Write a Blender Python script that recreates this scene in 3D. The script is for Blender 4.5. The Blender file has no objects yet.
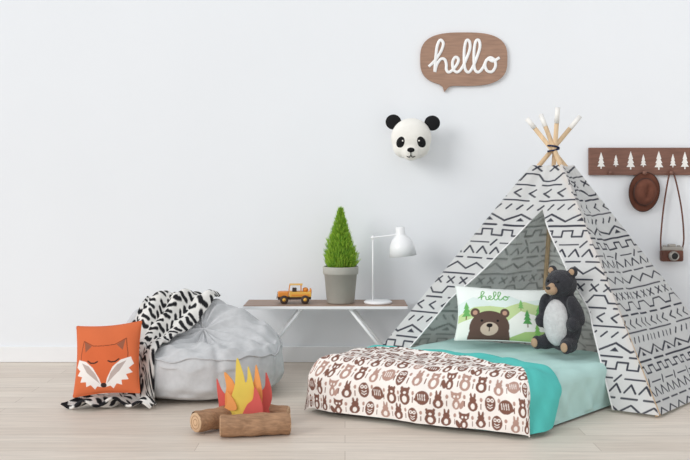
import bpy, bmesh, math, random
import numpy as np
from mathutils import Vector, Matrix, Euler, noise
from mathutils.bvhtree import BVHTree
random.seed(7); rng=np.random.default_rng(7)
scn=bpy.context.scene
pi=math.pi
# ---------------------------------------------------------------- colour / materials
def lin(c):
    out=[]
    for v in c[:3]:
        v=v/255.0
        out.append(v/12.92 if v<=0.04045 else ((v+0.055)/1.055)**2.4)
    return tuple(out)
def mat(name,col,rough=.8,bump=0,bscale=60,var=.04,vscale=8,attr=False,metal=0,sheen=0,stretch=None,emit=0):
    m=bpy.data.materials.new(name); m.use_nodes=True
    nt=m.node_tree; b=nt.nodes['Principled BSDF']
    b.inputs['Roughness'].default_value=rough
    b.inputs['Metallic'].default_value=metal
    if sheen: b.inputs['Sheen Weight'].default_value=sheen
    if rough>.7: b.inputs['Specular IOR Level'].default_value=.25
    tc=nt.nodes.new('ShaderNodeTexCoord')
    mp=nt.nodes.new('ShaderNodeMapping'); nt.links.new(tc.outputs['Object'],mp.inputs['Vector'])
    if stretch: mp.inputs['Scale'].default_value=stretch
    n=nt.nodes.new('ShaderNodeTexNoise'); n.inputs['Scale'].default_value=vscale; n.inputs['Detail'].default_value=5
    nt.links.new(mp.outputs[0],n.inputs['Vector'])
    mr=nt.nodes.new('ShaderNodeMapRange'); mr.inputs['From Min'].default_value=.3; mr.inputs['From Max'].default_value=.7
    mr.inputs['To Min'].default_value=1-var*2; mr.inputs['To Max'].default_value=1+var
    nt.links.new(n.outputs['Fac'],mr.inputs['Value'])
    mx=nt.nodes.new('ShaderNodeMix'); mx.data_type='RGBA'; mx.blend_type='MULTIPLY'; mx.inputs['Factor'].default_value=1
    if attr:
        a=nt.nodes.new('ShaderNodeAttribute'); a.attribute_name='Col'
        nt.links.new(a.outputs['Color'],mx.inputs['A'])
    else:
        l=lin(col); mx.inputs['A'].default_value=(*l,1)
    nt.links.new(mr.outputs[0],mx.inputs['B'])
    nt.links.new(mx.outputs['Result'],b.inputs['Base Color'])
    if bump:
        n2=nt.nodes.new('ShaderNodeTexNoise'); n2.inputs['Scale'].default_value=bscale; n2.inputs['Detail'].default_value=4
        nt.links.new(mp.outputs[0],n2.inputs['Vector'])
        bp=nt.nodes.new('ShaderNodeBump'); bp.inputs['Strength'].default_value=bump; bp.inputs['Distance'].default_value=.01
        nt.links.new(n2.outputs['Fac'],bp.inputs['Height']); nt.links.new(bp.outputs[0],b.inputs['Normal'])
    return m
# ---------------------------------------------------------------- geometry helpers
def root(name,loc=(0,0,0),rot=(0,0,0)):
    e=bpy.data.objects.new(name,None); e.empty_display_size=.1
    e.location=loc; e.rotation_euler=rot; scn.collection.objects.link(e); return e
def obj(name,V,F,m,par=None,smooth=True):
    me=bpy.data.meshes.new(name); me.from_pydata([tuple(v) for v in V],[],F)
    me.materials.append(m)
    if smooth: me.polygons.foreach_set('use_smooth',[True]*len(me.polygons))
    me.update()
    o=bpy.data.objects.new(name,me); scn.collection.objects.link(o)
    if par: o.parent=par
    return o
def frombm(name,bm,m,par=None,smooth=True):
    me=bpy.data.meshes.new(name); bmesh.ops.recalc_face_normals(bm,faces=bm.faces); bm.to_mesh(me); bm.free()
    me.materials.append(m)
    if smooth: me.polygons.foreach_set('use_smooth',[True]*len(me.polygons))
    o=bpy.data.objects.new(name,me); scn.collection.objects.link(o)
    if par: o.parent=par
    return o
def xf(loc=(0,0,0),rot=(0,0,0),sc=(1,1,1)):
    return Matrix.Translation(loc)@Euler(rot).to_matrix().to_4x4()@Matrix.Diagonal((*sc,1))
def box(name,loc,size,m,par=None,rot=(0,0,0),bev=.004,seg=2):
    bm=bmesh.new(); bmesh.ops.create_cube(bm,size=1)
    bmesh.ops.transform(bm,matrix=Matrix.Diagonal((*size,1)),verts=bm.verts)
    if bev: bmesh.ops.bevel(bm,geom=bm.edges[:],offset=min(bev,min(size)*.45),segments=seg,affect='EDGES',profile=.5)
    bmesh.ops.transform(bm,matrix=xf(loc,rot),verts=bm.verts)
    return frombm(name,bm,m,par,smooth=False)
def balls(name,lst,m,par=None,voxel=0,smooth=6,seg=28):
    bm=bmesh.new()
    for e in lst:
        c,r=e[0],e[1]; ro=e[2] if len(e)>2 else (0,0,0)
        bmesh.ops.create_uvsphere(bm,u_segments=seg,v_segments=seg//2,radius=1,matrix=xf(c,ro,r))
    o=frombm(name,bm,m,par)
    if voxel:
        md=o.modifiers.new('r','REMESH'); md.mode='VOXEL'; md.voxel_size=voxel; md.use_smooth_shade=True
        s=o.modifiers.new('s','SMOOTH'); s.iterations=smooth; s.factor=.6
    return o
def lathe(name,prof,m,par=None,loc=(0,0,0),rot=(0,0,0),n=48,smooth=True):
    M=xf(loc,rot); V=[];F=[]
    for r,z in prof:
        for i in range(n):
            a=2*pi*i/n; V.append(M@Vector((r*math.cos(a),r*math.sin(a),z)))
    for j in range(len(prof)-1):
        for i in range(n):
            F.append((j*n+i,j*n+(i+1)%n,(j+1)*n+(i+1)%n,(j+1)*n+i))
    return obj(name,V,F,m,par,smooth)
def crom(P,k=8,closed=False):
    P=[Vector(p) for p in P]; out=[]; n=len(P)
    rngN=n if closed else n-1
    for i in range(rngN):
        if closed: p0,p1,p2,p3=P[(i-1)%n],P[i],P[(i+1)%n],P[(i+2)%n]
        else: p0,p1,p2,p3=P[max(i-1,0)],P[i],P[i+1],P[min(i+2,n-1)]
        for j in range(k):
            t=j/k
            out.append(.5*((2*p1)+(-p0+p2)*t+(2*p0-5*p1+4*p2-p3)*t*t+(-p0+3*p1-3*p2+p3)*t**3))
    if not closed: out.append(P[-1])
    return out
def tube(name,P,r,m,par=None,k=8,n=10,closed=False,smoothpath=True,flat=None):
    Q=crom(P,k,closed) if smoothpath else [Vector(p) for p in P]
    V=[];F=[]; N=len(Q); up=Vector((0,0,1)); prev=None
    for i,q in enumerate(Q):
        if closed: d=Q[(i+1)%N]-Q[i-1]
        else: d=Q[min(i+1,N-1)]-Q[max(i-1,0)]
        if d.length<1e-9: d=Vector((0,0,1))
        d.normalize()
        if flat is not None: a=Vector((0,1,0))
        elif prev is None:
            a=up if abs(d.z)<.9 else Vector((1,0,0))
        else: a=prev
        a=(a-d*a.dot(d)); 
        if a.length<1e-6: a=Vector((1,0,0))
        a.normalize(); prev=a; b=d.cross(a)
        rr=r[int(i/(N-1)*(len(r)-1)+.5)] if isinstance(r,(list,tuple)) else r
        ra=rr*(flat if flat is not None else 1)
        for j in range(n):
            th=2*pi*j/n; V.append(q+a*(math.cos(th)*ra)+b*(math.sin(th)*rr))
    for i in range(N if closed else N-1):
        i2=(i+1)%N
        for j in range(n): F.append((i*n+j,i*n+(j+1)%n,i2*n+(j+1)%n,i2*n+j))
    if not closed:
        F.append(tuple(range(n))[::-1]); F.append(tuple((N-1)*n+j for j in range(n)))
    return obj(name,V,F,m,par)
def prism(name,pts,th,m,par=None,M=Matrix.Identity(4),bev=0):
    # polygon in XZ, extruded along Y (0 .. -th)
    bm=bmesh.new()
    vs=[bm.verts.new((x,0,z)) for x,z in pts]; f=bm.faces.new(vs)
    r=bmesh.ops.extrude_face_region(bm,geom=[f]); nv=[v for v in r['geom'] if isinstance(v,bmesh.types.BMVert)]
    bmesh.ops.translate(bm,vec=(0,-th,0),verts=nv)
    bmesh.ops.transform(bm,matrix=M,verts=bm.verts)
    return frombm(name,bm,m,par,smooth=False)
def grid(name,P,m,par=None,col=None):
    P=np.asarray(P,dtype=np.float32); n,k=P.shape[:2]
    me=bpy.data.meshes.new(name)
    idx=np.arange(n*k).reshape(n,k)
    q=np.stack([idx[:-1,:-1],idx[:-1,1:],idx[1:,1:],idx[1:,:-1]],-1).reshape(-1,4)
    me.vertices.add(n*k); me.vertices.foreach_set('co',P.reshape(-1))
    me.loops.add(q.size); me.loops.foreach_set('vertex_index',q.reshape(-1).astype(np.int32))
    me.polygons.add(len(q)); me.polygons.foreach_set('loop_start',(np.arange(len(q))*4).astype(np.int32))
    me.polygons.foreach_set('loop_total',np.full(len(q),4,dtype=np.int32))
    me.update(calc_edges=True); me.validate()
    me.polygons.foreach_set('use_smooth',np.ones(len(me.polygons),dtype=bool))
    if col is not None:
        a=me.color_attributes.new('Col','FLOAT_COLOR','POINT')
        c=np.ones((n*k,4),dtype=np.float32); c[:,:3]=np.asarray(col).reshape(-1,3)
        a.data.foreach_set('color',c.reshape(-1))
    me.materials.append(m)
    o=bpy.data.objects.new(name,me); scn.collection.objects.link(o)
    if par: o.parent=par
    return o
class Canvas:
    def __init__(s,w,h,res,bg,wrap=False):
        s.w,s.h,s.res,s.wrap=w,h,res,wrap
        s.nx,s.ny=int(round(w/res)),int(round(h/res))
        s.a=np.zeros((s.ny,s.nx,3))+np.array(lin(bg))
    def _put(s,x0,y0,x1,y1,fn,col):
        i0,i1=int(math.floor(x0/s.res))-1,int(math.ceil(x1/s.res))+2
        j0,j1=int(math.floor(y0/s.res))-1,int(math.ceil(y1/s.res))+2
        if not s.wrap: i0,j0=max(i0,0),max(j0,0); i1,j1=min(i1,s.nx),min(j1,s.ny)
        if i1<=i0 or j1<=j0: return
        I,J=np.meshgrid(np.arange(i0,i1),np.arange(j0,j1))
        m=fn((I+.5)*s.res,(J+.5)*s.res)
        I=I[m]%s.nx; J=J[m]%s.ny
        s.a[J,I]=np.array(lin(col))
    def ell(s,cx,cy,rx,ry,col,rot=0):
        R=max(rx,ry); c,sn=math.cos(rot),math.sin(rot)
        s._put(cx-R,cy-R,cx+R,cy+R,lambda X,Y:(((X-cx)*c+(Y-cy)*sn)/rx)**2+((-(X-cx)*sn+(Y-cy)*c)/ry)**2<=1,col)
    def poly(s,pts,col):
        xs=[p[0] for p in pts]; ys=[p[1] for p in pts]
        def fn(X,Y):
            ins=np.zeros(X.shape,bool); n=len(pts)
            for i in range(n):
                x1,y1=pts[i]; x2,y2=pts[(i+1)%n]
                if y1==y2: continue
                c=((y1>Y)!=(y2>Y))&(X<(x2-x1)*(Y-y1)/(y2-y1)+x1)
                ins^=c
            return ins
        s._put(min(xs),min(ys),max(xs),max(ys),fn,col)
    def line(s,pts,w,col):
        for (x1,y1),(x2,y2) in zip(pts[:-1],pts[1:]):
            def fn(X,Y):
                dx,dy=x2-x1,y2-y1; L=dx*dx+dy*dy+1e-12
                t=np.clip(((X-x1)*dx+(Y-y1)*dy)/L,0,1)
                return (X-x1-t*dx)**2+(Y-y1-t*dy)**2<=(w/2)**2
            s._put(min(x1,x2)-w,min(y1,y2)-w,max(x1,x2)+w,max(y1,y2)+w,fn,col)
    def sample(s,U,V):
        x=np.asarray(U)/s.res-.5; y=np.asarray(V)/s.res-.5
        x0=np.floor(x).astype(int); y0=np.floor(y).astype(int); fx=(x-x0)[...,None]; fy=(y-y0)[...,None]
        def g(i,j):
            if s.wrap: return s.a[j%s.ny,i%s.nx]
            return s.a[np.clip(j,0,s.ny-1),np.clip(i,0,s.nx-1)]
        return (g(x0,y0)*(1-fx)+g(x0+1,y0)*fx)*(1-fy)+(g(x0,y0+1)*(1-fx)+g(x0+1,y0+1)*fx)*fy
def sm(a,b,x):
    t=np.clip((x-a)/(b-a),0,1); return t*t*(3-2*t)

# ================================================================ ROOM
mw=mat('wall_paint',(238,241,245),.9,var=.006,vscale=1.2,bump=.03,bscale=180)
mb=mat('trim_paint',(240,241,243),.6,var=.005)
mf=bpy.data.materials.new('whitewashed_planks'); mf.use_nodes=True; nt=mf.node_tree; b=nt.nodes['Principled BSDF']
b.inputs['Roughness'].default_value=.5; b.inputs['Specular IOR Level'].default_value=.3
tc=nt.nodes.new('ShaderNodeTexCoord')
br=nt.nodes.new('ShaderNodeTexBrick'); br.inputs['Scale'].default_value=1
br.inputs['Brick Width'].default_value=1.9; br.inputs['Row Height'].default_value=.13; br.inputs['Mortar Size'].default_value=.0016
br.inputs['Color1'].default_value=(*lin((229,218,206)),1); br.inputs['Color2'].default_value=(*lin((217,204,191)),1)
br.inputs['Mortar'].default_value=(*lin((190,176,163)),1); br.offset=.37
nt.links.new(tc.outputs['Object'],br.inputs['Vector'])
mp=nt.nodes.new('ShaderNodeMapping'); mp.inputs['Scale'].default_value=(1.2,16,1); nt.links.new(tc.outputs['Object'],mp.inputs['Vector'])
n1=nt.nodes.new('ShaderNodeTexNoise'); n1.inputs['Scale'].default_value=2.2; n1.inputs['Detail'].default_value=8; n1.inputs['Roughness'].default_value=.65
nt.links.new(mp.outputs[0],n1.inputs['Vector'])
mr=nt.nodes.new('ShaderNodeMapRange'); mr.inputs['From Min'].default_value=.3; mr.inputs['From Max'].default_value=.7; mr.inputs['To Min'].default_value=.84; mr.inputs['To Max'].default_value=1.06
nt.links.new(n1.outputs['Fac'],mr.inputs['Value'])
mx=nt.nodes.new('ShaderNodeMix'); mx.data_type='RGBA'; mx.blend_type='MULTIPLY'; mx.inputs['Factor'].default_value=1
nt.links.new(br.outputs['Color'],mx.inputs['A']); nt.links.new(mr.outputs[0],mx.inputs['B']); nt.links.new(mx.outputs['Result'],b.inputs['Base Color'])
box('wall_back',(0,.05,1.75),(11,.1,3.5),mw,bev=0)
box('floor',(0,-3.4,-.05),(11,6.8,.1),mf,bev=0)
box('baseboard_back',(0,-.0085,.057),(11,.015,.112),mb,bev=.004)

# ================================================================ TEPEE
tp=root('play_tepee',(1.32,-.7,0)); off=Vector((1.32,-.7,0))
L=Vector((.06,-.56,0));Fp=Vector((1.68,-1.53,0));R=Vector((2.56,-.62,0));B=Vector((1.36,-.1,0))
A=Vector((1.335,-.62,1.490))
ms_wood=mat('pine_pole',(226,196,158),.6,var=.08,vscale=6,stretch=(8,8,1))
mtip=mat('white_tip',(242,240,236),.6)
def hn(p,q):
    n=np.array([q[1]-p[1],-(q[0]-p[0])],float); n/=np.linalg.norm(n)
    m=np.array([(p[0]+q[0])/2,(p[1]+q[1])/2]); 
    return n if np.dot(n,m-np.array([1.36,-.7]))>0 else -n
cor={'L':L,'F':Fp,'R':R,'B':B}; ring=['L','F','R','B']; D=.030; OFFS={}
for i,k in enumerate(ring):
    p=cor[ring[i-1]];c=cor[k];q=cor[ring[(i+1)%4]]
    n1_,n2_=hn(p,c),hn(c,q)
    o2=np.linalg.solve(np.array([n1_,n2_]),np.array([D,D])); ln=np.linalg.norm(o2)
    if ln>.055: o2*=.055/ln
    OFFS[k]=o2
def shift(k): return Vector((-OFFS[k][0],-OFFS[k][1],0))
for nm,k,dx,ex in (('pole_left','L',(.0,.012,0),0),('pole_front','F',(.0,-.014,0),0),('pole_right','R',(-.01,.014,0),-.02),('pole_rear','B',(.014,.02,0),0)):
    b0=cor[k]+shift(k); b0=Vector((b0.x,b0.y,.012)); 
    if k=='F': b0=cor[k]+shift(k)*.72; b0.z=.012
    a=A+Vector(dx); d=(a-b0).normalized(); e=a+d*.17; e2=a+d*(.27+ex)
    tube(nm,[b0-off,e-off],.0145,ms_wood,tp,smoothpath=False,n=14)
    tube(nm+'_tip',[e-off,e2-off],.0155,mtip,tp,smoothpath=False,n=14)
mrope=mat('dark_rope',(45,52,80),.8)
tube('binding_rope',[A-off+Vector((math.cos(t)*.034,math.sin(t)*.034,.002+.018*math.sin(t*.5))) for t in np.linspace(0,4*pi,40)],.006,mrope,tp,k=2,n=6)
INK=(76,78,90)
cv=Canvas(.72,.78,.0015,(240,240,241),wrap=True)
W=.0105
def zig(y,h,p,w=W):
    n=int(round(.72/p)); pts=[]
    for i in range(n*2+1): pts.append((i*p/2,y+(h if i%2 else 0)))
    cv.line(pts,w,INK)
zig(.012,.042,.12)
for i in range(6): cv.line([(i*.12,.088),(i*.12+.085,.088)],W,INK)
for i in range(9): cv.line([(i*.08+.01,.12),(i*.08+.04,.165),(i*.08+.07,.12)],W,INK)
for i in range(4): cv.line([(i*.18,.195),(i*.18+.11,.195)],W,INK); cv.line([(i*.18+.125,.178),(i*.18+.155,.215)],W,INK)
pts=[]
for i in range(6):
    x=i*.12; pts+=[(x,.245),(x+.06,.245),(x+.06,.285),(x+.12,.285)]; 
    pts+=[(x+.12,.245)]
cv.line(pts,W,INK)
cv.line([(0,.315),(.50,.315)],W,INK); cv.line([(.54,.315),(.68,.315)],W,INK)
zig(.345,.048,.18,.012)
for i in range(4): cv.poly([(i*.18+.065,.345),(i*.18+.115,.345),(i*.18+.09,.37)],INK)
for i in range(12): cv.line([(i*.06,.425),(i*.06+.028,.455)],W,INK)
cv.line([(0,.485),(.3,.485)],W,INK); cv.line([(.36,.485),(.66,.485)],W,INK)
for i in range(9): cv.line([(i*.08+.05,.51),(i*.08+.015,.535),(i*.08+.05,.56)],W,INK)
for i in range(5): cv.line([(i*.144,.59),(i*.144+.1,.59)],W,INK)
pts=[]
for i in range(4):
    x=i*.18; pts+=[(x,.62),(x+.06,.62),(x+.09,.665),(x+.15,.665),(x+.18,.62)]
cv.line(pts,W,INK)
for i in range(9): cv.line([(i*.08+.02,.69),(i*.08+.06,.73)],W,INK); cv.line([(i*.08+.06,.69),(i*.08+.02,.73)],W,INK)
cv.line([(0,.757),(.42,.757)],W,INK); cv.line([(.47,.757),(.67,.757)],W,INK)
mtp=mat('printed_canvas',(255,255,255),.9,attr=True,var=.01,bump=.08,bscale=300)
def translucent(m,f):
    nt=m.node_tree; b=nt.nodes['Principled BSDF']; o=nt.nodes['Material Output']
    t=nt.nodes.new('ShaderNodeBsdfTranslucent'); ms=nt.nodes.new('ShaderNodeMixShader'); ms.inputs[0].default_value=f
    src=b.inputs['Base Color'].links[0].from_socket; nt.links.new(src,t.inputs['Color'])
    nt.links.new(b.outputs[0],ms.inputs[1]); nt.links.new(t.outputs[0],ms.inputs[2]); nt.links.new(ms.outputs[0],o.inputs['Surface'])
translucent(mtp,.42)
mli=mat('canvas_reverse',(255,255,255),.9,attr=True,var=.01); translucent(mli,.5)
cen=np.array([1.36,-.7,.5])
def face(name,k0,k1,t0,t1,s0f,s1f,nt_,ns,ph=0.,sag=.036):
    P0,P1=cor[k0],cor[k1]
    T=np.linspace(t0,t1,nt_)[:,None]*np.ones((1,ns)); q=np.linspace(0,1,ns)[None,:]
    s0=s0f(T[:,0])[:,None]; s1=s1f(T[:,0])[:,None]; S=s0+(s1-s0)*q
    p0=np.array(P0);p1=np.array(P1);a=np.array(A)
    e0=p0+(a-p0)*T[...,None]; e1=p1+(a-p1)*T[...,None]
    for e,k in ((e0,k0),(e1,k1)):
        e[...,0]+=OFFS[k][0]*T*1.0; e[...,1]+=OFFS[k][1]*T*1.0
    P=e0+(e1-e0)*S[...,None]
    nrm=np.cross(p1-p0,a-p0); nrm/=np.linalg.norm(nrm)
    if np.dot(nrm,cen-(p0+p1)/2)<0: nrm=-nrm
    Wd=np.linalg.norm(p1-p0)*(1-T); sl=np.linalg.norm(a-(p0+p1)/2)
    k=np.sin(pi*S)**1.6
    o=sag*k*(.35+.65*np.sin(pi*np.clip(T*1.0,0,1))) \
      +.010*k*np.sin(S*9+T*5+ph)*(1-T)+.006*k*np.sin(S*23-T*7+ph)
    P=P+nrm*o[...,None]
    P[...,2]=np.maximum(P[...,2],.004)
    U=(S-.5)*Wd+ph*.13; V=T*sl
    c=cv.sample(U,V)
    grid(name,P-np.array(off),mtp,tp,c)
    ci=c*.30+np.array(lin((232,236,230)))*.70
    Pi=P+nrm*.005; Pi[...,2]=np.maximum(Pi[...,2],.005)
    grid(name+'_reverse',(Pi-np.array(off))[::2,::2],mli,tp,ci[::2,::2])
    return P-np.array(off)
one=lambda t:np.ones_like(t); zero=lambda t:np.zeros_like(t)
TO=.75; TT=.93
slf=lambda t:np.interp(t,[0,.14,.37,.57,.69,TO],[.09,.115,.155,.30,.43,.55])
srf=lambda t:np.interp(t,[0,.37,.57,.69,TO],[.87,.86,.735,.62,.55])
PL=face('canvas_front_flap_left','L','F',.012,TO,zero,slf,360,120)
PR=face('canvas_front_flap_right','L','F',.012,TO,srf,one,360,160)
face('canvas_front_top','L','F',TO,TT,zero,one,90,110)
face('canvas_side_right','F','R',.012,TT,zero,one,420,420,ph=1.)
face('canvas_side_left','B','L',.012,TT,zero,one,380,360,ph=2.)
face('canvas_rear','R','B',.012,TT,zero,one,360,360,ph=3.)
mhem=mat('canvas_hem',(236,236,236),.9)
tube('opening_hem_left',[tuple(p) for p in PL[::24,-1]],.005,mhem,tp,k=2,n=6)
tube('opening_hem_right',[tuple(p) for p in PR[::24,0]],.005,mhem,tp,k=2,n=6)

# ================================================================ BED
FL=np.array([-.19,-1.37]);FR=np.array([.89,-1.87]);HR=np.array([1.72,-1.05]);HL=np.array([.72,-.42])
bd=root('floor_bed',(.75,-1.15,0)); bo=np.array([.75,-1.15,0])
la_,lb_=1.13,1.3
def bedmap(U,V,H,infl,r=.06,zmin=.012,hand=None):
    def f(x,Ln):
        lo=r; hi=Ln-r
        q=np.maximum(lo-x,0)+np.maximum(x-hi,0); sg=np.where(x<lo,-1,1)
        ang=np.minimum(q/r,pi/2); hx=r*np.sin(ang); dz=r*(1-np.cos(ang))+np.maximum(q-r*pi/2,0)
        base=np.clip(x,lo,hi)
        return base+sg*hx*(q>0),dz
    x,dx=f(U,la_);y,dy=f(V,lb_)
    dz=np.maximum(dx,dy)+.12*np.minimum(dx,dy)
    a=x/la_*2-1;b_=y/lb_*2-1
    k=1-.055*(np.abs(a)**5)*(np.abs(b_)**5)
    a*=k;b_*=k
    a=a*(1+infl/(la_/2)); b_=b_*(1+infl/(lb_/2))
    aa=(a+1)/2; bb=(b_+1)/2
    P=np.zeros(U.shape+(3,))
    for i in range(2):
        P[...,i]=(FL[i]*(1-aa)+FR[i]*aa)*(1-bb)+(HL[i]*(1-aa)+HR[i]*aa)*bb
    P[...,2]=np.maximum(H-dz,zmin)
    return P,dz
def nz(P,sc,seed=0):
    x,y,z=P[...,0]*sc,P[...,1]*sc,P[...,2]*sc
    return (np.sin(x*1.7+y*2.3+seed)*np.sin(y*1.9-x*1.1+z*2+seed*2)+.5*np.sin(x*4.1-y*3.3+z*3+seed*3)*np.sin(x*2.7+y*4.7+seed))/1.5
U,V=np.meshgrid(np.linspace(-.30,la_+.30,220),np.linspace(-.30,lb_+.30,240))
P,dz=bedmap(U,V,.255,0)
P[...,2]+=.007*nz(P,6,1)*(dz<.05)
w=.012*nz(P,9,2)*(P[...,2]>.03)*sm(.03,.12,dz); P[...,0]+=w; P[...,1]-=w
mmint=mat('mint_sheet',(190,224,219),.9,var=.02,bump=.3,bscale=18)
grid('mattress_sheet',P-bo,mmint,bd)
cw,ch=.074,.070
cp=Canvas(cw*8,ch*8,.0012,(244,238,233),wrap=True)
BR=(126,88,76); TA=(180,146,134); WH=(244,238,233)
for r_ in range(8):
    for c_ in range(8):
        cx=(c_+.5+(.5 if r_%2 else 0))*cw+random.uniform(-.004,.004); cy=(r_+.5)*ch+random.uniform(-.004,.004)
        t=random.randint(0,4); col=BR if random.random()<.8 else TA; f=random.choice((-1,1))
        if t==0:   # bear
            cp.ell(cx,cy-.010,.025,.024,col); cp.ell(cx,cy+.017,.020,.015,col)
            for s_ in(-1,1): cp.ell(cx+s_*.015,cy+.029,.006,.006,col)
            cp.ell(cx,cy-.012,.012,.013,WH); cp.ell(cx,cy+.013,.007,.005,WH)
        elif t==1: # fox
            cp.poly([(cx-.025,cy+.034),(cx-.008,cy+.027),(cx+.008,cy+.027),(cx+.025,cy+.034),(cx+.021,cy+.010),(cx,cy-.006),(cx-.021,cy+.010)],col)
            cp.ell(cx,cy-.016,.017,.019,col); cp.ell(cx+f*.026,cy-.016,.009,.018,col,f*-.5)
            cp.ell(cx-.008,cy+.013,.0045,.005,WH);cp.ell(cx+.008,cy+.013,.0045,.005,WH); cp.ell(cx,cy-.018,.007,.011,WH)
        elif t==2: # hedgehog
            cp.ell(cx,cy-.002,.031,.026,col); cp.poly([(cx+f*.022,cy+.008),(cx+f*.040,cy-.012),(cx+f*.020,cy-.021)],col)
            for k_ in range(4): cp.line([(cx-.016+k_*.010,cy-.010),(cx-.019+k_*.010,cy+.010)],.0035,WH)
        elif t==3: # owl
            cp.ell(cx,cy,.023,.030,col); cp.ell(cx-.008,cy+.012,.0075,.0075,WH);cp.ell(cx+.008,cy+.012,.0075,.0075,WH)
            cp.ell(cx-.008,cy+.012,.0035,.0035,col);cp.ell(cx+.008,cy+.012,.0035,.0035,col)
            for k_ in range(2): cp.line([(cx-.010,cy-.003-k_*.010),(cx,cy-.009-k_*.010),(cx+.010,cy-.003-k_*.010)],.0035,WH)
        else:      # rabbit
            cp.ell(cx,cy-.012,.022,.020,col); cp.ell(cx,cy+.010,.015,.012,col)
            cp.ell(cx-.008,cy+.024,.005,.012,col,.15);cp.ell(cx+.008,cy+.024,.005,.012,col,-.15); cp.ell(cx,cy-.014,.009,.011,WH)
        cp.ell(cx+cw/2,cy+.014,.006,.008,TA); cp.line([(cx+cw/2,cy-.020),(cx+cw/2,cy-.002)],.0045,BR)
OH=.190
nu,nv=600,350
Ug=np.linspace(-OH,la_+OH,nu)[None,:]*np.ones((nv,1))
bm_out=np.interp(Ug/la_,[-.25,0,.38,.68,.9,1.0,1.1,1.25],[.36,.40,.46,.43,.33,.27,.20,.13])*lb_
q=np.linspace(0,1,nv)[:,None]; Vg=-OH+(bm_out+OH)*q
edge=(bm_out-Vg)
bm_in=np.interp(Ug/la_,[-.25,-.05,.0,.23,.61,.9,1.0,1.1,1.25],[.12,.17,.22,.32,.25,.12,.03,-.04,-.12])*lb_
eL=np.minimum(edge,.5)
prof=.045*(1-np.exp(-np.maximum(eL,0)/.035))+.004
P,dz=bedmap(Ug,Vg,.262,.024,r=.10,zmin=.012)
P[...,2]+=prof*(1-sm(.03,.24,dz))
out=np.stack([P[...,0]-.75,P[...,1]+1.2],-1); out/=np.linalg.norm(out,axis=-1,keepdims=True)+1e-6
hang=sm(.02,.12,dz)
dd=hang*(prof*.9+.014*np.sin(Ug*14+Vg*9)+.008*nz(P,12,4))
P[...,0]+=out[...,0]*dd; P[...,1]+=out[...,1]*dd
P[...,2]+=.012*nz(P,7,3)*(1-hang)+.007*np.sin(Ug*26+3*np.sin(Vg*8))*(1-hang)*np.exp(-np.maximum(edge-.02,0)/.3)
P[...,2]=np.maximum(P[...,2],.012)
col=cp.sample(Ug+.2,Vg+.4)
tq=np.array(lin((92,200,193)))
al=sm(-.004,.004,Vg-bm_in)[...,None]
col=col*(1-al)+tq*al
P[...,2]+=(.012*np.exp(-((Vg-bm_in)/.03)**2)*(1-hang))
mcf=mat('comforter_print',(255,255,255),.9,attr=True,var=.02,bump=.15,bscale=30)
grid('comforter',P-bo,mcf,bd,col)

# ================================================================ PILLOWS
def pillow(name,w,h,T,loc,rot,canv,back,n=170):
    r=root(name,loc,rot)
    u,v=np.meshgrid(np.linspace(-1,1,n),np.linspace(-1,1,n))
    x=u*w/2*(1-.07*np.cos(pi*v/2)); z=v*h/2*(1-.07*np.cos(pi*u/2))
    t=T/2*((1-u**2)*(1-v**2)+0)**.5
    t=t*(1+.05*np.sin(u*7+v*4))
    m=mat(name+'_print',(255,255,255),.9,attr=True,var=.015,bump=.12,bscale=90)
    c=canv.sample((u+1)/2*w,(v+1)/2*h)
    grid('front',np.stack([x,-t,z],-1),m,r,c)
    m2=mat(name+'_back',back,.9)
    grid('back',np.stack([x,t,z],-1)[:,::-1],m2,r)
    e=[]
    for i in np.linspace(-1,1,24)[:-1]: e.append((i,-1))
    for i in np.linspace(-1,1,24)[:-1]: e.append((1,i))
    for i in np.linspace(1,-1,24)[:-1]: e.append((i,1))
    for i in np.linspace(1,-1,24)[:-1]: e.append((-1,i))
    tube('edge_seam',[(a*w/2*(1-.07*math.cos(pi*b/2)),0,b*h/2*(1-.07*math.cos(pi*a/2))) for a,b in e],.004,m2,r,k=2,n=6,closed=True)
    return r
HELLO=[(430,66),(436,60),(442,51),(444.5,43),(441.5,39.5),(438.5,45),(437,56),(436,71),(438,64),(442,58.5),(446,59),(447.5,64),(447.5,69),(450,71.5),(454,69),(458.5,63),(459.5,58.5),(456.5,56.5),(453.8,61),(454.3,68),(458,71.5),(462.5,68),(467.5,58),(471,48),(470.5,41),(467.5,40),(465.5,48),(465.2,60),(466.5,69),(470,71.5),(474,66),(478.5,55),(481,46),(480,40),(477,40.5),(475.2,49),(475,61),(476,69),(479.5,71.5),(484,67),(487,60.5),(491,57),(495.5,59.5),(496.5,65.5),(493,71),(488,70),(486,64),(488.5,58.5),(494,60.5),(500.5,57)]
w_,h_=.62,.35
c1=Canvas(w_,h_,.0012,(222,236,232))
c1.poly([(0,.22),(.1,.27),(.2,.24),(.32,.29),(.42,.25),(.62,.29),(.62,.35),(0,.35)],(238,244,241))
c1.poly([(0,0),(0,.15),(.1,.2),(.2,.21),(.3,.2),(.42,.25),(.5,.23),(.62,.25),(.62,0)],(196,216,158))
c1.poly([(.28,0),(.3,.1),(.4,.18),(.5,.16),(.62,.19),(.62,0)],(240,242,236))
c1.poly([(.3,0),(.42,.05),(.62,.07),(.62,0)],(170,200,130))
c1.poly([(0,0),(0,.10),(.1,.13),(.15,0)],(232,238,230))
def tree(cv_,x,y,s,col):
    for k in range(3): cv_.poly([(x-s*(.5-k*.1),y+s*k*.42),(x+s*(.5-k*.1),y+s*k*.42),(x,y+s*(k*.42+.75))],col)
    cv_.line([(x,y-s*.3),(x,y)],s*.12,(110,85,60))
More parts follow.
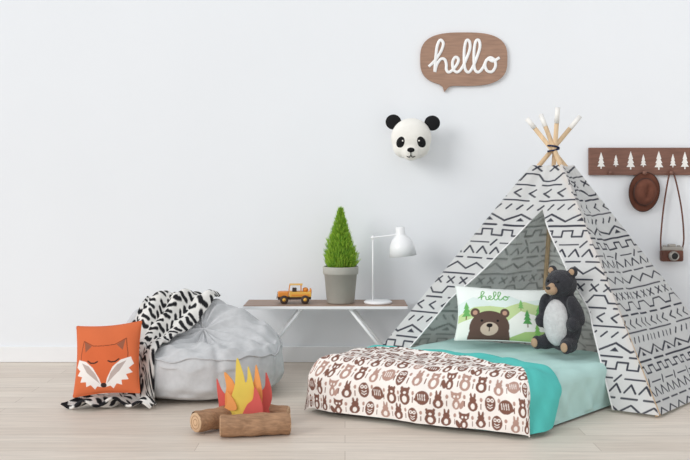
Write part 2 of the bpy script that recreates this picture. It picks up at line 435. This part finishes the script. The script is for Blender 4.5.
for x,y,s,cc in ((.44,.1,.06,(90,160,90)),(.52,.13,.07,(110,180,100)),(.57,.04,.06,(80,150,100)),(.40,.2,.04,(130,190,110)),(.05,.14,.06,(110,175,100)),(.50,.03,.05,(130,190,100))): tree(c1,x,y,s,cc)
hb=(96,76,68)
c1.ell(.2,.075,.125,.10,hb); c1.ell(.105,.162,.03,.03,hb); c1.ell(.295,.162,.03,.03,hb)
c1.ell(.105,.162,.015,.015,(190,150,130)); c1.ell(.295,.162,.015,.015,(190,150,130))
c1.poly([(.07,0),(.33,0),(.32,.06),(.08,.06)],hb)
c1.ell(.2,.06,.055,.04,(200,182,164)); c1.ell(.2,.08,.02,.013,(35,30,30)); c1.line([(.2,.07),(.2,.045)],.005,(35,30,30))
c1.ell(.150,.11,.008,.008,(30,28,28)); c1.ell(.250,.11,.008,.008,(30,28,28))
c1.line([((x-430)*.0028+.13,.316-(y-40)*.0020) for x,y,_ in [tuple(p) for p in crom([(a,b,0) for a,b in HELLO],5)]],.0068,(112,175,104))
pillow('bed_pillow',w_,h_,.14,(.99,-.83,.455),(math.radians(-27),math.radians(2),math.radians(-5)),c1,(225,232,228))
# fox pillow
s_=.395
c2=Canvas(s_,s_,.001,(212,110,68))
def fx(pts,col):
    c2.poly([(x*s_,y*s_) for x,y in pts],col); c2.poly([((1-x)*s_,y*s_) for x,y in pts],col)
fx([(.5,.12),(.5,.70),(.34,.69),(.17,.78),(.12,.55),(.16,.36)],(210,104,62))
fx([(.17,.76),(.30,.69),(.20,.60)],(150,92,70))
for sg in (0,1):
    f=lambda x:(x if not sg else 1-x)*s_
    c2.line([(f(.16),.77*s_),(f(.12),.55*s_),(f(.12),.46*s_)],.0045,(130,66,44)); c2.line([(f(.16),.77*s_),(f(.33),.69*s_),(f(.5),.68*s_)],.0045,(130,66,44))
fx([(.08,.50),(.22,.46),(.34,.36),(.44,.20),(.48,.07),(.40,.09),(.36,.05),(.30,.12),(.22,.10),(.22,.17),(.12,.18),(.15,.25),(.06,.28),(.11,.34),(.04,.40)],(236,230,226))
fx([(.14,.45),(.27,.39),(.38,.27),(.45,.12),(.36,.20),(.24,.30)],(186,170,164))
for sg in (0,1):
    f=lambda x:(x if not sg else 1-x)*s_
    c2.line([(f(.25),.47*s_),(f(.30),.435*s_),(f(.36),.43*s_),(f(.41),.45*s_)],.008,(60,40,36))
c2.ell(.5*s_,.10*s_,.045*s_,.035*s_,(50,40,40))
pillow('fox_pillow',s_,s_,.12,(-1.335,-1.275,.272),(math.radians(-17),math.radians(-6),math.radians(-10)),c2,(212,110,68))

# ================================================================ BEANBAG
bx,by=-.865,-.86
nt_,np_=260,140
TH,PH=np.meshgrid(np.linspace(0,2*pi,nt_),np.linspace(-pi/2,pi/2,np_))
cs=np.cos(PH).clip(0)**.42; sn=np.sin(PH)
ex=.50+.015*np.cos(TH-2.6)
xr=ex*cs*np.cos(TH); yr=.43*cs*np.sin(TH)
backn=sm(-.12,.20,yr+.16*sm(-.05,-.42,xr))
Hh=.155+.205*backn*(1-.60*sm(-.02,.46,xr))-.025*np.exp(-((xr-.06)**2+(yr+.02)**2)/.03)
zz=np.where(sn<0,.17-.165*np.abs(sn)**.55,.17+Hh*np.abs(sn)**.66)
cre=np.zeros_like(TH)
for a0 in (-2.2,-1.25,-.35,.6,1.7,2.7): 
    dd=(TH-a0+pi)%(2*pi)-pi; cre+=np.exp(-(dd/.05)**2)*.026-np.exp(-(dd/.25)**2)*.014
cre*=np.cos(PH)**.5
wr=.010*np.sin(TH*9+PH*6)+.007*np.sin(TH*17-PH*9+1)+.007*np.sin(PH*14+TH*3)
rf=1-cre-wr*np.cos(PH)
P=np.stack([xr*rf,yr*rf,np.maximum(zz+wr*.8*(sn>0)-cre*.6*(sn>0),.004)],-1)
bb=root('bean_bag_chair',(bx,by,0))
mbag=mat('grey_linen',(202,203,205),.9,var=.04,vscale=30,bump=.25,bscale=220,sheen=.1)
bag=grid('bag',P,mbag,bb)
tube('piping',[tuple(v+np.array([v[0]*.01,v[1]*.01,.004])) for v in P[88,:-1:4]],.0045,mbag,bb,k=2,n=6,closed=True)

# ================================================================ THROW BLANKET
bvh=BVHTree.FromPolygons([Vector(v)+Vector((bx,by,0)) for v in P.reshape(-1,3)],[tuple(p.vertices) for p in bag.data.polygons])
na,nb=100,320
tt=np.linspace(0,1,nb)
K_=[0,.2,.42,.62,.82,1]
CX=np.interp(tt,K_,[-.98,-1.03,-1.12,-1.19,-1.26,-1.33]); CY=np.interp(tt,K_,[-.52,-.68,-.93,-1.13,-1.25,-1.345])
HX=np.interp(tt,K_,[.17,.19,.12,.11,.20,.25]); HY=np.interp(tt,K_,[-.03,-.03,-.06,-.09,-.05,.01])
ss=np.linspace(-1,1,na)
X=CX[:,None]+HX[:,None]*ss[None,:]; Y=CY[:,None]+HY[:,None]*ss[None,:]+.02*np.sin(ss*5)[None,:]*np.ones((nb,1))
Z=np.zeros_like(X)
for i in range(nb):
    for j in range(na):
        h=bvh.ray_cast(Vector((X[i,j],Y[i,j],2)),Vector((0,0,-1)))
        Z[i,j]=h[0].z if h[0] else 0
Z0=Z.copy()
for _ in range(60):
    Zp=np.pad(Z,1,mode='edge'); Zs=(Zp[:-2,1:-1]+Zp[2:,1:-1]+Zp[1:-1,:-2]+Zp[1:-1,2:])/4; Z=np.maximum(Zs,Z0)
fold=.016*np.sin(ss*10)[None,:]*(1+.4*np.sin(tt*9))[:,None]+.010*np.sin(tt*26+1)[:,None]*np.cos(ss*3)[None,:]
Zb=Z+.031+fold
Pm=np.stack([X[:,na//2],Y[:,na//2],Z[:,na//2]],-1); arc=np.concatenate([[0],np.cumsum(np.linalg.norm(np.diff(Pm,axis=0),axis=1))])
cb=Canvas(.50,1.8,.002,(238,236,232))
KB=(34,34,38)
for r_ in range(38):
    y=.02+r_*.047; x=random.uniform(-.05,0)
    while x<.50:
        l=random.uniform(.03,.065)
        if random.random()<.92:
            cb.line([(x,y+random.uniform(-.008,.008)),(x+l*.5,y+.012),(x+l,y+random.uniform(-.008,.008))],.025,KB)
        x+=l+random.uniform(.036,.050)
mbl=mat('knit_throw',(255,255,255),.95,attr=True,var=.03,bump=.6,bscale=150)
blk=root('knit_throw_blanket',(-1.15,-.95,0))
Uc=(ss[None,:]+1)/2*.48*np.ones((nb,1)); Vc=arc[:,None]*np.ones((1,na))
o=grid('throw',np.stack([X+1.15,Y+.95,Zb],-1),mbl,blk,cb.sample(Uc,Vc))
md=o.modifiers.new('t','SOLIDIFY'); md.thickness=.014; md.offset=-1

# ================================================================ BEAR
mfur=mat('charcoal_plush',(54,54,59),.95,var=.15,vscale=60,bump=.8,bscale=160,sheen=.15)
mwh=mat('white_plush',(206,206,207),.95,var=.06,vscale=60,bump=.6,bscale=160)
mtan=mat('tan_plush',(176,148,122),.95,var=.05,bump=.4,bscale=160)
mblk=mat('black_plastic',(18,18,20),.3)
be=root('teddy_bear',(1.27,-1.10,.283),(0,0,math.radians(-50))); be.scale=(1.05,1.05,1.05)
balls('body',[((0,.0,.155),(.108,.095,.155)),((0,.005,.24),(.09,.08,.10)),((0,-.015,.375),(.088,.084,.080)),((0,-.06,.355),(.05,.05,.045)),
 ((-.068,.0,.445),(.03,.018,.03)),((.068,.0,.445),(.03,.018,.03)),
 ((-.100,-.02,.235),(.034,.045,.09),(.35,0.25,0)),((.100,-.02,.235),(.034,.045,.09),(.35,-.25,0)),
 ((-.105,-.055,.165),(.032,.035,.04)),((.105,-.055,.165),(.032,.035,.04)),
 ((-.075,-.05,.048),(.044,.075,.042),(0,0,-.3)),((.075,-.05,.048),(.044,.075,.042),(0,0,.3)),
 ((-.096,-.105,.048),(.034,.024,.040)),((.096,-.105,.048),(.034,.024,.040)),((0,.1,.05),(.03,.03,.03))],mfur,be,voxel=.007,smooth=5)
balls('belly_patch',[((0,-.052,.165),(.080,.062,.130))],mwh,be)
balls('muzzle',[((0,-.105,.348),(.036,.03,.028)),((0,-.09,.362),(.025,.03,.025))],mtan,be)
balls('nose',[((0,-.134,.36),(.015,.01,.010))],mblk,be,seg=16)
balls('eyes',[((-.032,-.095,.396),(.008,.007,.008)),((.032,-.095,.396),(.008,.007,.008))],mblk,be,seg=16)
balls('inner_ears',[((-.068,-.015,.445),(.018,.007,.018)),((.068,-.015,.445),(.018,.007,.018))],mtan,be,seg=16)
balls('paw_pads',[((-.098,-.126,.048),(.022,.008,.026)),((.098,-.126,.048),(.022,.008,.026))],mtan,be,seg=16)

# ================================================================ SIDE TABLE
mtw=mat('walnut_veneer',(160,134,118),.5,var=.12,vscale=4,stretch=(1,12,1))
mwm=mat('white_metal',(240,241,243),.35,var=.005)
tb=root('bench_table',(-.13,-.24,0))
box('tabletop_edge',(0,0,.441),(1.10,.32,.020),mwm,tb,bev=.003)
box('tabletop_veneer',(0,0,.453),(1.096,.316,.005),mtw,tb,bev=.001)
box('stretcher',(0,0,.424),(.52,.03,.014),mwm,tb)
for sx,n_ in((-1,'l'),(1,'r')):
    box('crossbar_'+n_,(sx*.17,0,.424),(.03,.28,.014),mwm,tb)
    for sy,k_ in((-.12,'f'),(.13,'b')):
        a=Vector((sx*.16,sy,.43)); b2=Vector((sx*.50,sy,.006))
        tube('leg_'+n_+k_,[a,b2],.011,mwm,tb,smoothpath=False,n=10)
    tube('foot_bar_'+n_,[(sx*.50,-.12,.009),(sx*.50,.13,.009)],.008,mwm,tb,smoothpath=False)
ZT=.4565
# plant
pl=root('potted_conifer',(-.03,-.25,ZT))
mpot=mat('grey_stoneware',(176,174,166),.8,var=.05,bump=.1)
lathe('pot',[(0,.0),(.088,.0),(.094,.006),(.112,.195),(.119,.197),(.121,.203),(.123,.243),(.119,.249),(.110,.249),(.107,.22),(0,.22)],mpot,pl)
mso=mat('soil',(70,52,40),.95,bump=.5)
lathe('soil',[(0,.226),(.105,.226)],mso,pl)
def cr(h): return np.interp(h,[0,.08,.2,.5,.75,.92,1],[.080,.105,.108,.070,.036,.012,.002])
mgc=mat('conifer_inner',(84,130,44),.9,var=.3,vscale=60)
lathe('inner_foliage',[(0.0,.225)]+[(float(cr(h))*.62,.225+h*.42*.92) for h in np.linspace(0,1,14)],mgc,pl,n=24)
V=[];Fc=[];C=[]
for i in range(8500):
    h=random.random()**1.35; a=random.uniform(0,2*pi)
    lump=1+.16*math.sin(a*5+h*17)*math.sin(h*23+a*2)
    r=float(cr(h))*random.uniform(.5,.98)*lump; z=.228+h*.405
    ra=Vector((math.cos(a),math.sin(a),0)); p=ra*r+Vector((0,0,z))
    d=(ra*random.uniform(.25,.8)+Vector((random.uniform(-.3,.3),random.uniform(-.3,.3),random.uniform(.7,1.3)))).normalized()
    l=random.uniform(.018,.052)*(1-.3*h); sd=d.cross(Vector((random.uniform(-1,1),random.uniform(-1,1),random.uniform(-1,1)))).normalized()*.0023
    k=len(V); V+=[p-sd,p+sd,p+d*l*.6+sd*.8,p+d*l,p+d*l*.6-sd*.8]; Fc.append((k,k+1,k+2,k+3,k+4))
    g=random.random()**.8; cc=lin((112+80*g,166+55*g,52+30*g)); C+=[cc]*5
mgr=mat('conifer_needles',(255,255,255),.7,attr=True,var=.05)
o=obj('needles',V,Fc,mgr,pl); at=o.data.color_attributes.new('Col','FLOAT_COLOR','POINT')
at.data.foreach_set('color',np.array([(*c,1) for c in C],dtype=np.float32).reshape(-1)); translucent(mgr,.3)
# lamp
lp=root('desk_lamp',(.225,-.27,ZT))
lathe('base',[(0,0),(.094,0),(.097,.004),(.096,.012),(.085,.018),(.02,.021),(0,.021)],mwm,lp)
tube('stem',[(-.035,0,.015),(-.035,0,.462)],.0055,mwm,lp,smoothpath=False)
tube('arm',[(-.05,0,.444),(.03,0,.454),(.13,0,.466)],.0055,mwm,lp)
balls('joint',[((-.035,0,.445),(.012,.012,.014)),((.13,0,.466),(.013,.013,.013))],mwm,lp,seg=16)
lathe('shade',[(0,.0),(.026,-.0),(.031,-.004),(.031,-.050),(.040,-.062),(.066,-.088),(.082,-.124),(.094,-.198),(.091,-.198),(.078,-.124),(.06,-.090),(.03,-.062),(0,-.06)],mwm,lp,loc=(.150,0,.518),rot=(0,math.radians(-6),0))
mbulb=mat('frosted_bulb',(250,248,240),.3)
balls('bulb',[((.165,0,.395),(.026,.026,.034))],mbulb,lp,seg=20)
# toy truck
tk=root('toy_truck',(-.345,-.27,ZT),(0,0,math.radians(4)))
mor=mat('orange_wood',(226,140,50),.45,var=.05); myl=mat('yellow_wood',(232,178,76),.45,var=.05)
mdk=mat('dark_wheel',(62,46,38),.6); mgl=mat('silver',(170,165,158),.35,metal=.6)
box('chassis',(0,0,.036),(.225,.075,.018),mdk,tk,bev=.004)
box('hood',(-.075,0,.062),(.075,.082,.036),mor,tk,bev=.008)
box('tub',(.04,0,.062),(.15,.088,.036),myl,tk,bev=.006)
box('tub_stripe',(.04,-.0445,.058),(.12,.002,.01),mor,tk,bev=0)
box('rear_panel',(.11,0,.082),(.012,.084,.03),mor,tk)
for y in(-.036,.036):
    box('windshield_post',(-.035,y,.10),(.006,.006,.05),mor,tk,rot=(0,.15,0),bev=.001); box('roll_post',(.045,y,.10),(.007,.007,.05),mor,tk,bev=.001)
box('windshield_top',(-.031,0,.125),(.007,.08,.007),mor,tk,bev=.001); box('roof_slats',(.01,0,.127),(.09,.08,.005),myl,tk,bev=.001)
box('seat',(.0,0,.088),(.03,.06,.03),mdk,tk); box('bumper',(-.118,0,.042),(.01,.086,.012),mgl,tk)
for x in(-.07,.072):
    for y,sg in((-.045,-1),(.045,1)):
        lathe('wheel',[(0,-.01),(.02,-.011),(.028,-.008),(.0285,.008),(.02,.011),(0,.01)],mdk,tk,loc=(x,y,.0285),rot=(pi/2,0,0),n=24)
        lathe('hub',[(0,-.0035),(.011,-.003),(.012,0),(0,.001)],myl,tk,loc=(x,y+sg*.011,.0285),rot=(pi/2,0,0),n=18)
balls('headlights',[((-.113,-.026,.066),(.006,.010,.010)),((-.113,.026,.066),(.006,.010,.010))],mgl,tk,seg=12)
balls('driver_load',[((.075,-.01,.092),(.02,.025,.016))],mor,tk,seg=14)

# ================================================================ HELLO SIGN
mbw=mat('sign_wood',(166,132,112),.6,var=.10,vscale=5,stretch=(1.5,1,14))
hs=root('hello_wall_sign',(.846,0,2.16))
pts=[]
for i in range(72):
    a=2*pi*i/72; c_,s2=math.cos(a),math.sin(a)
    x=.31*abs(c_)**.68*(1 if c_>0 else -1); z=.19*abs(s2)**.68*(1 if s2>0 else -1)
    if -.17<x<-.08 and z<0:
        continue
    pts.append((x,z))
k=max(i for i,p in enumerate(pts) if p[0]<=-.17 and p[1]<0)
pts=pts[:k+1]+[(-.165,-.187),(-.150,-.195),(-.138,-.232),(-.105,-.196),(-.08,-.19)]+pts[k+1:]
prism('speech_bubble',pts,.02,mbw,hs,Matrix.Translation((0,-.003,0)))
tube('lettering',[((x-465)/140,-.025,-(y-57)/140+.010) for x,y in HELLO],.0108,mat('white_letters',(248,248,248),.5),hs,k=6,n=10,flat=.4)

# ================================================================ PANDA
pn=root('panda_head_wall_mount',(.475,-.02,1.597),(math.radians(8),0,math.radians(-6)))
mcr=mat('cream_felt',(240,238,232),.95,var=.03,bump=.4,bscale=120); mbf=mat('black_felt',(30,30,32),.95,var=.1,bump=.4,bscale=120)
lathe('mount_disc',[(0,0),(.10,0),(.10,.015),(0,.015)],mcr,pn,rot=(pi/2,0,0))
balls('head',[((0,-.12,.012),(.142,.115,.138)),((-.050,-.135,-.045),(.080,.08,.085)),((.050,-.135,-.045),(.080,.08,.085)),((0,-.195,-.080),(.066,.055,.062))],mcr,pn,voxel=.008,smooth=6)
balls('ears',[((-.125,-.10,.122),(.055,.028,.053)),((.145,-.10,.112),(.055,.028,.053))],mbf,pn)
balls('eye_patches',[((-.066,-.202,-.010),(.034,.026,.048),(.1,.5,-.35)),((.066,-.202,-.010),(.034,.026,.048),(.1,-.5,.35))],mbf,pn)
balls('eyes',[((-.056,-.229,.000),(.006,.006,.006)),((.056,-.229,.000),(.006,.006,.006))],mcr,pn,seg=14)
balls('nose',[((0,-.245,-.062),(.026,.014,.017))],mbf,pn,seg=18)
tube('mouth',[(-.028,-.238,-.105),(-.012,-.247,-.112),(0,-.251,-.100),(.012,-.247,-.112),(.028,-.238,-.105)],.003,mbf,pn,n=6)
tube('mouth_line',[(0,-.256,-.075),(0,-.253,-.100)],.003,mbf,pn,n=6,smoothpath=False)

# ================================================================ PEG RAIL
pr=root('coat_peg_rail',(2.26,0,1.432))
mrail=mat('rail_wood',(126,88,74),.55,var=.12,vscale=5,stretch=(1.5,1,14))
box('rail',(0,-.017,0),(1.05,.024,.195),mrail,pr,bev=.003)
mwt=mat('white_inlay',(240,238,234),.6)
xs=[-.44,-.335,-.23,-.14,-.03,.07,.155,.25,.34,.44]; hs_=[.105,.075,.115,.08,.12,.085,.11,.08,.115,.09]
for x,h in zip(xs,hs_):
    w2=h*.26; P2=[]
    for k in range(3):
        P2.append((w2*(1-.22*k),h*(-.35+.25*k))); P2.append((w2*(.45-.1*k),h*(-.13+.25*k)))
    P2=P2[:-1]+[(0,h*.62)]
    pts=[(w2*.15,-h*.5),(w2*.15,-h*.35)]+P2+[(-a,b_) for a,b_ in P2[:-1][::-1]]+[(-w2*.15,-h*.35),(-w2*.15,-h*.5)]
    prism('tree_cutout',pts,.004,mwt,pr,Matrix.Translation((x,-.029,.0)))
for x in(-.38,-.14,.05,.33):
    lathe('peg',[(0,0),(.010,0),(.010,.022),(.015,.026),(.015,.034),(0,.036)],mrail,pr,loc=(x,-.029,-.082),rot=(pi/2,0,0),n=18)
mlt=mat('brown_leather',(104,62,48),.6,var=.15,vscale=20,bump=.2); mld=mat('dark_leather',(70,42,34),.6)
# felt hat hung flat against the wall, crown facing the room
mft=mat('brown_felt',(112,70,56),.9,var=.1,vscale=20,bump=.3,bscale=120)
hat=root('brown_hat',(2.122,-.03,1.215),(0,math.radians(10),0))
u,v=np.meshgrid(np.linspace(0,2*pi,90),np.linspace(0,1,40))
rr=np.where(v<.45,1-.62*(v/.45)*.55,.66*np.cos(np.clip((v-.45)/.55,0,1)*pi/2)**.6)
bx_=np.where(v<.45,1.0-.34*v/.45,rr)
yy=np.where(v<.45,-.012-.006*np.sin(2*u)*(1-v/.45)+.012*(1-v/.45)*np.cos(u),-.015-.088*np.sin(np.clip((v-.45)/.55,0,1)*pi/2)**.8)
den=.020*np.exp(-((bx_*np.cos(u))/.16)**2)*sm(.75,1,v)
Pc=np.stack([.112*bx_*np.cos(u),yy+den,.140*bx_*np.sin(u)],-1)
o=grid('crown_and_brim',Pc,mft,hat); md=o.modifiers.new('t','SOLIDIFY'); md.thickness=.004
tube('hat_band',[(.112*.665*math.cos(a),-.024,.140*.665*math.sin(a)) for a in np.linspace(0,2*pi,40)[:-1]],.007,mld,hat,closed=True,k=2,n=6)
tube('brim_edge',[(.112*math.cos(a),-.012-.006*math.sin(2*a)+.012*math.cos(a),.140*math.sin(a)) for a in np.linspace(0,2*pi,40)[:-1]],.0035,mld,hat,closed=True,k=2,n=6)
cm=root('vintage_camera',(2.315,-.045,.775),(0,0,0))
box('body_leather',(0,0,-.012),(.155,.05,.082),mlt,cm,bev=.012,seg=3)
box('top_plate',(0,0,.038),(.15,.046,.03),mgl,cm,bev=.008)
box('viewfinder_hump',(0,0,.060),(.05,.04,.022),mgl,cm,bev=.006)
lathe('lens_barrel',[(0,0),(.034,0),(.034,.02),(.030,.022),(.030,.04),(.024,.042),(.024,.034),(0,.032)],mgl,cm,loc=(0,-.024,-.012),rot=(pi/2,0,0),n=32)
lathe('lens_glass',[(0,.038),(.022,.034)],mblk,cm,loc=(0,-.024,-.012),rot=(pi/2,0,0),n=24)
balls('dials',[((-.05,0,.056),(.014,.014,.008)),((.05,0,.056),(.014,.014,.008))],mgl,cm,seg=14)
tube('strap',[(-.075,0,.03),(-.078,-.005,.12),(-.060,-.006,.32),(-.028,-.006,.52),(-.005,-.004,.592),(.025,-.006,.53),(.068,-.006,.32),(.085,-.005,.12),(.075,0,.03)],.006,mlt,cm,k=8,n=8)

# ================================================================ CAMPFIRE
mk=mat('kraft_bark',(174,136,106),.85,var=.14,vscale=7,stretch=(3,14,14),bump=.5,bscale=14)
mke=mat('log_end',(212,178,144),.8,var=.08)
cf=root('toy_campfire',(-.51,-1.72,0))
def log(name,p,q,r):
    p,q=Vector(p),Vector(q); d=(q-p); Ln=d.length; rot=d.to_track_quat('Z','Y').to_euler()
    n=40;V=[];F=[]; M=xf(p,rot); K=24
    for j in range(K+1):
        for i in range(n):
            a=2*pi*i/n; rr=r*(1+.045*math.sin(3*a+j*.3+p.x*9)+.03*math.sin(7*a-j*.2)+.03*math.sin(j*.9+a))
            if j in(0,K): rr*=.94
            V.append(M@Vector((rr*math.cos(a),rr*math.sin(a),Ln*j/K)))
    for j in range(K):
        for i in range(n): F.append((j*n+i,j*n+(i+1)%n,(j+1)*n+(i+1)%n,(j+1)*n+i))
    obj(name,V,F,mk,cf)
    for z,s in((-.001,-1),(Ln+.001,1)):
        lathe(name+'_end',[(0,z),(r*.90,z),(r*.93,z-s*.004)],mke,cf,loc=p,rot=rot,n=32)
        for rr in (.3,.62):
            tube(name+'_ring',[M@Vector((r*rr*math.cos(a),r*rr*math.sin(a),z)) for a in np.linspace(0,2*pi,20)[:-1]],.0018,mk,cf,k=2,n=5,closed=True)
log('log_front',(-.105,-.145,.058),(.235,-.085,.056),.053)
log('log_left',(-.235,-.095,.062),(-.035,.10,.058),.052)
log('log_rear',(-.03,.145,.05),(.215,.105,.05),.045)
mye=mat('yellow_felt',(236,208,98),.95,var=.03); mof=mat('orange_felt',(238,162,96),.95,var=.03); mco=mat('coral_felt',(224,104,98),.95,var=.03)
def flame(name,pts,m,y,rz,x=0):
    P=[(a*1.03,.06+(b_-.06)*1.04) for a,b_,_ in [tuple(p) for p in crom([(a,b_,0) for a,b_ in pts],5,closed=True)]]
    prism(name,P,.009,m,cf,xf((x-.012,y,0),(0,0,rz)))
flame('flame_coral',[(-.10,.06),(-.125,.13),(-.135,.245),(-.11,.19),(-.085,.16),(-.05,.14),(.05,.13),(.08,.17),(.105,.20),(.110,.27),(.135,.20),(.14,.14),(.125,.09),(.11,.06)],mco,.055,.12)
flame('flame_orange',[(-.07,.06),(-.10,.12),(-.085,.20),(-.095,.275),(-.05,.23),(-.03,.18),(.03,.19),(.055,.24),(.065,.315),(.09,.22),(.095,.14),(.07,.06)],mof,.036,-.08)
flame('flame_yellow',[(-.045,.06),(-.065,.13),(-.04,.22),(-.03,.35),(.0,.28),(.012,.23),(.022,.25),(.026,.31),(.052,.22),(.06,.13),(.04,.06)],mye,.018,.05)
flame('flame_coral_front',[(.0,.055),(.02,.12),(.05,.15),(.06,.21),(.09,.15),(.10,.10),(.09,.055)],mco,.0,.1)
flame('flame_orange_front',[(-.09,.10),(-.075,.14),(-.08,.19),(-.045,.15),(-.03,.10)],mof,.004,-.1)

# ================================================================ LIGHT / CAMERA
w=bpy.data.worlds.new('World'); scn.world=w; w.use_nodes=True
w.node_tree.nodes['Background'].inputs['Color'].default_value=(.965,.985,1,1); w.node_tree.nodes['Background'].inputs['Strength'].default_value=.80
sd=bpy.data.lights.new('key_sun','SUN'); sd.energy=1.45; sd.angle=math.radians(28); sd.color=(1,.985,.965)
so=bpy.data.objects.new('key_sun',sd); so.rotation_euler=Vector((1.25,1,-.55)).to_track_quat('-Z','Y').to_euler(); so.location=(-4,-4,3); scn.collection.objects.link(so)
cd=bpy.data.cameras.new('camera'); cd.sensor_width=36; cd.lens=36*840/690; cd.shift_y=-36/690
co=bpy.data.objects.new('camera',cd); co.location=(0,-6,1.2); co.rotation_euler=(pi/2,0,0); scn.collection.objects.link(co); scn.camera=co
scn.view_settings.view_transform='Standard'; scn.view_settings.look='None'
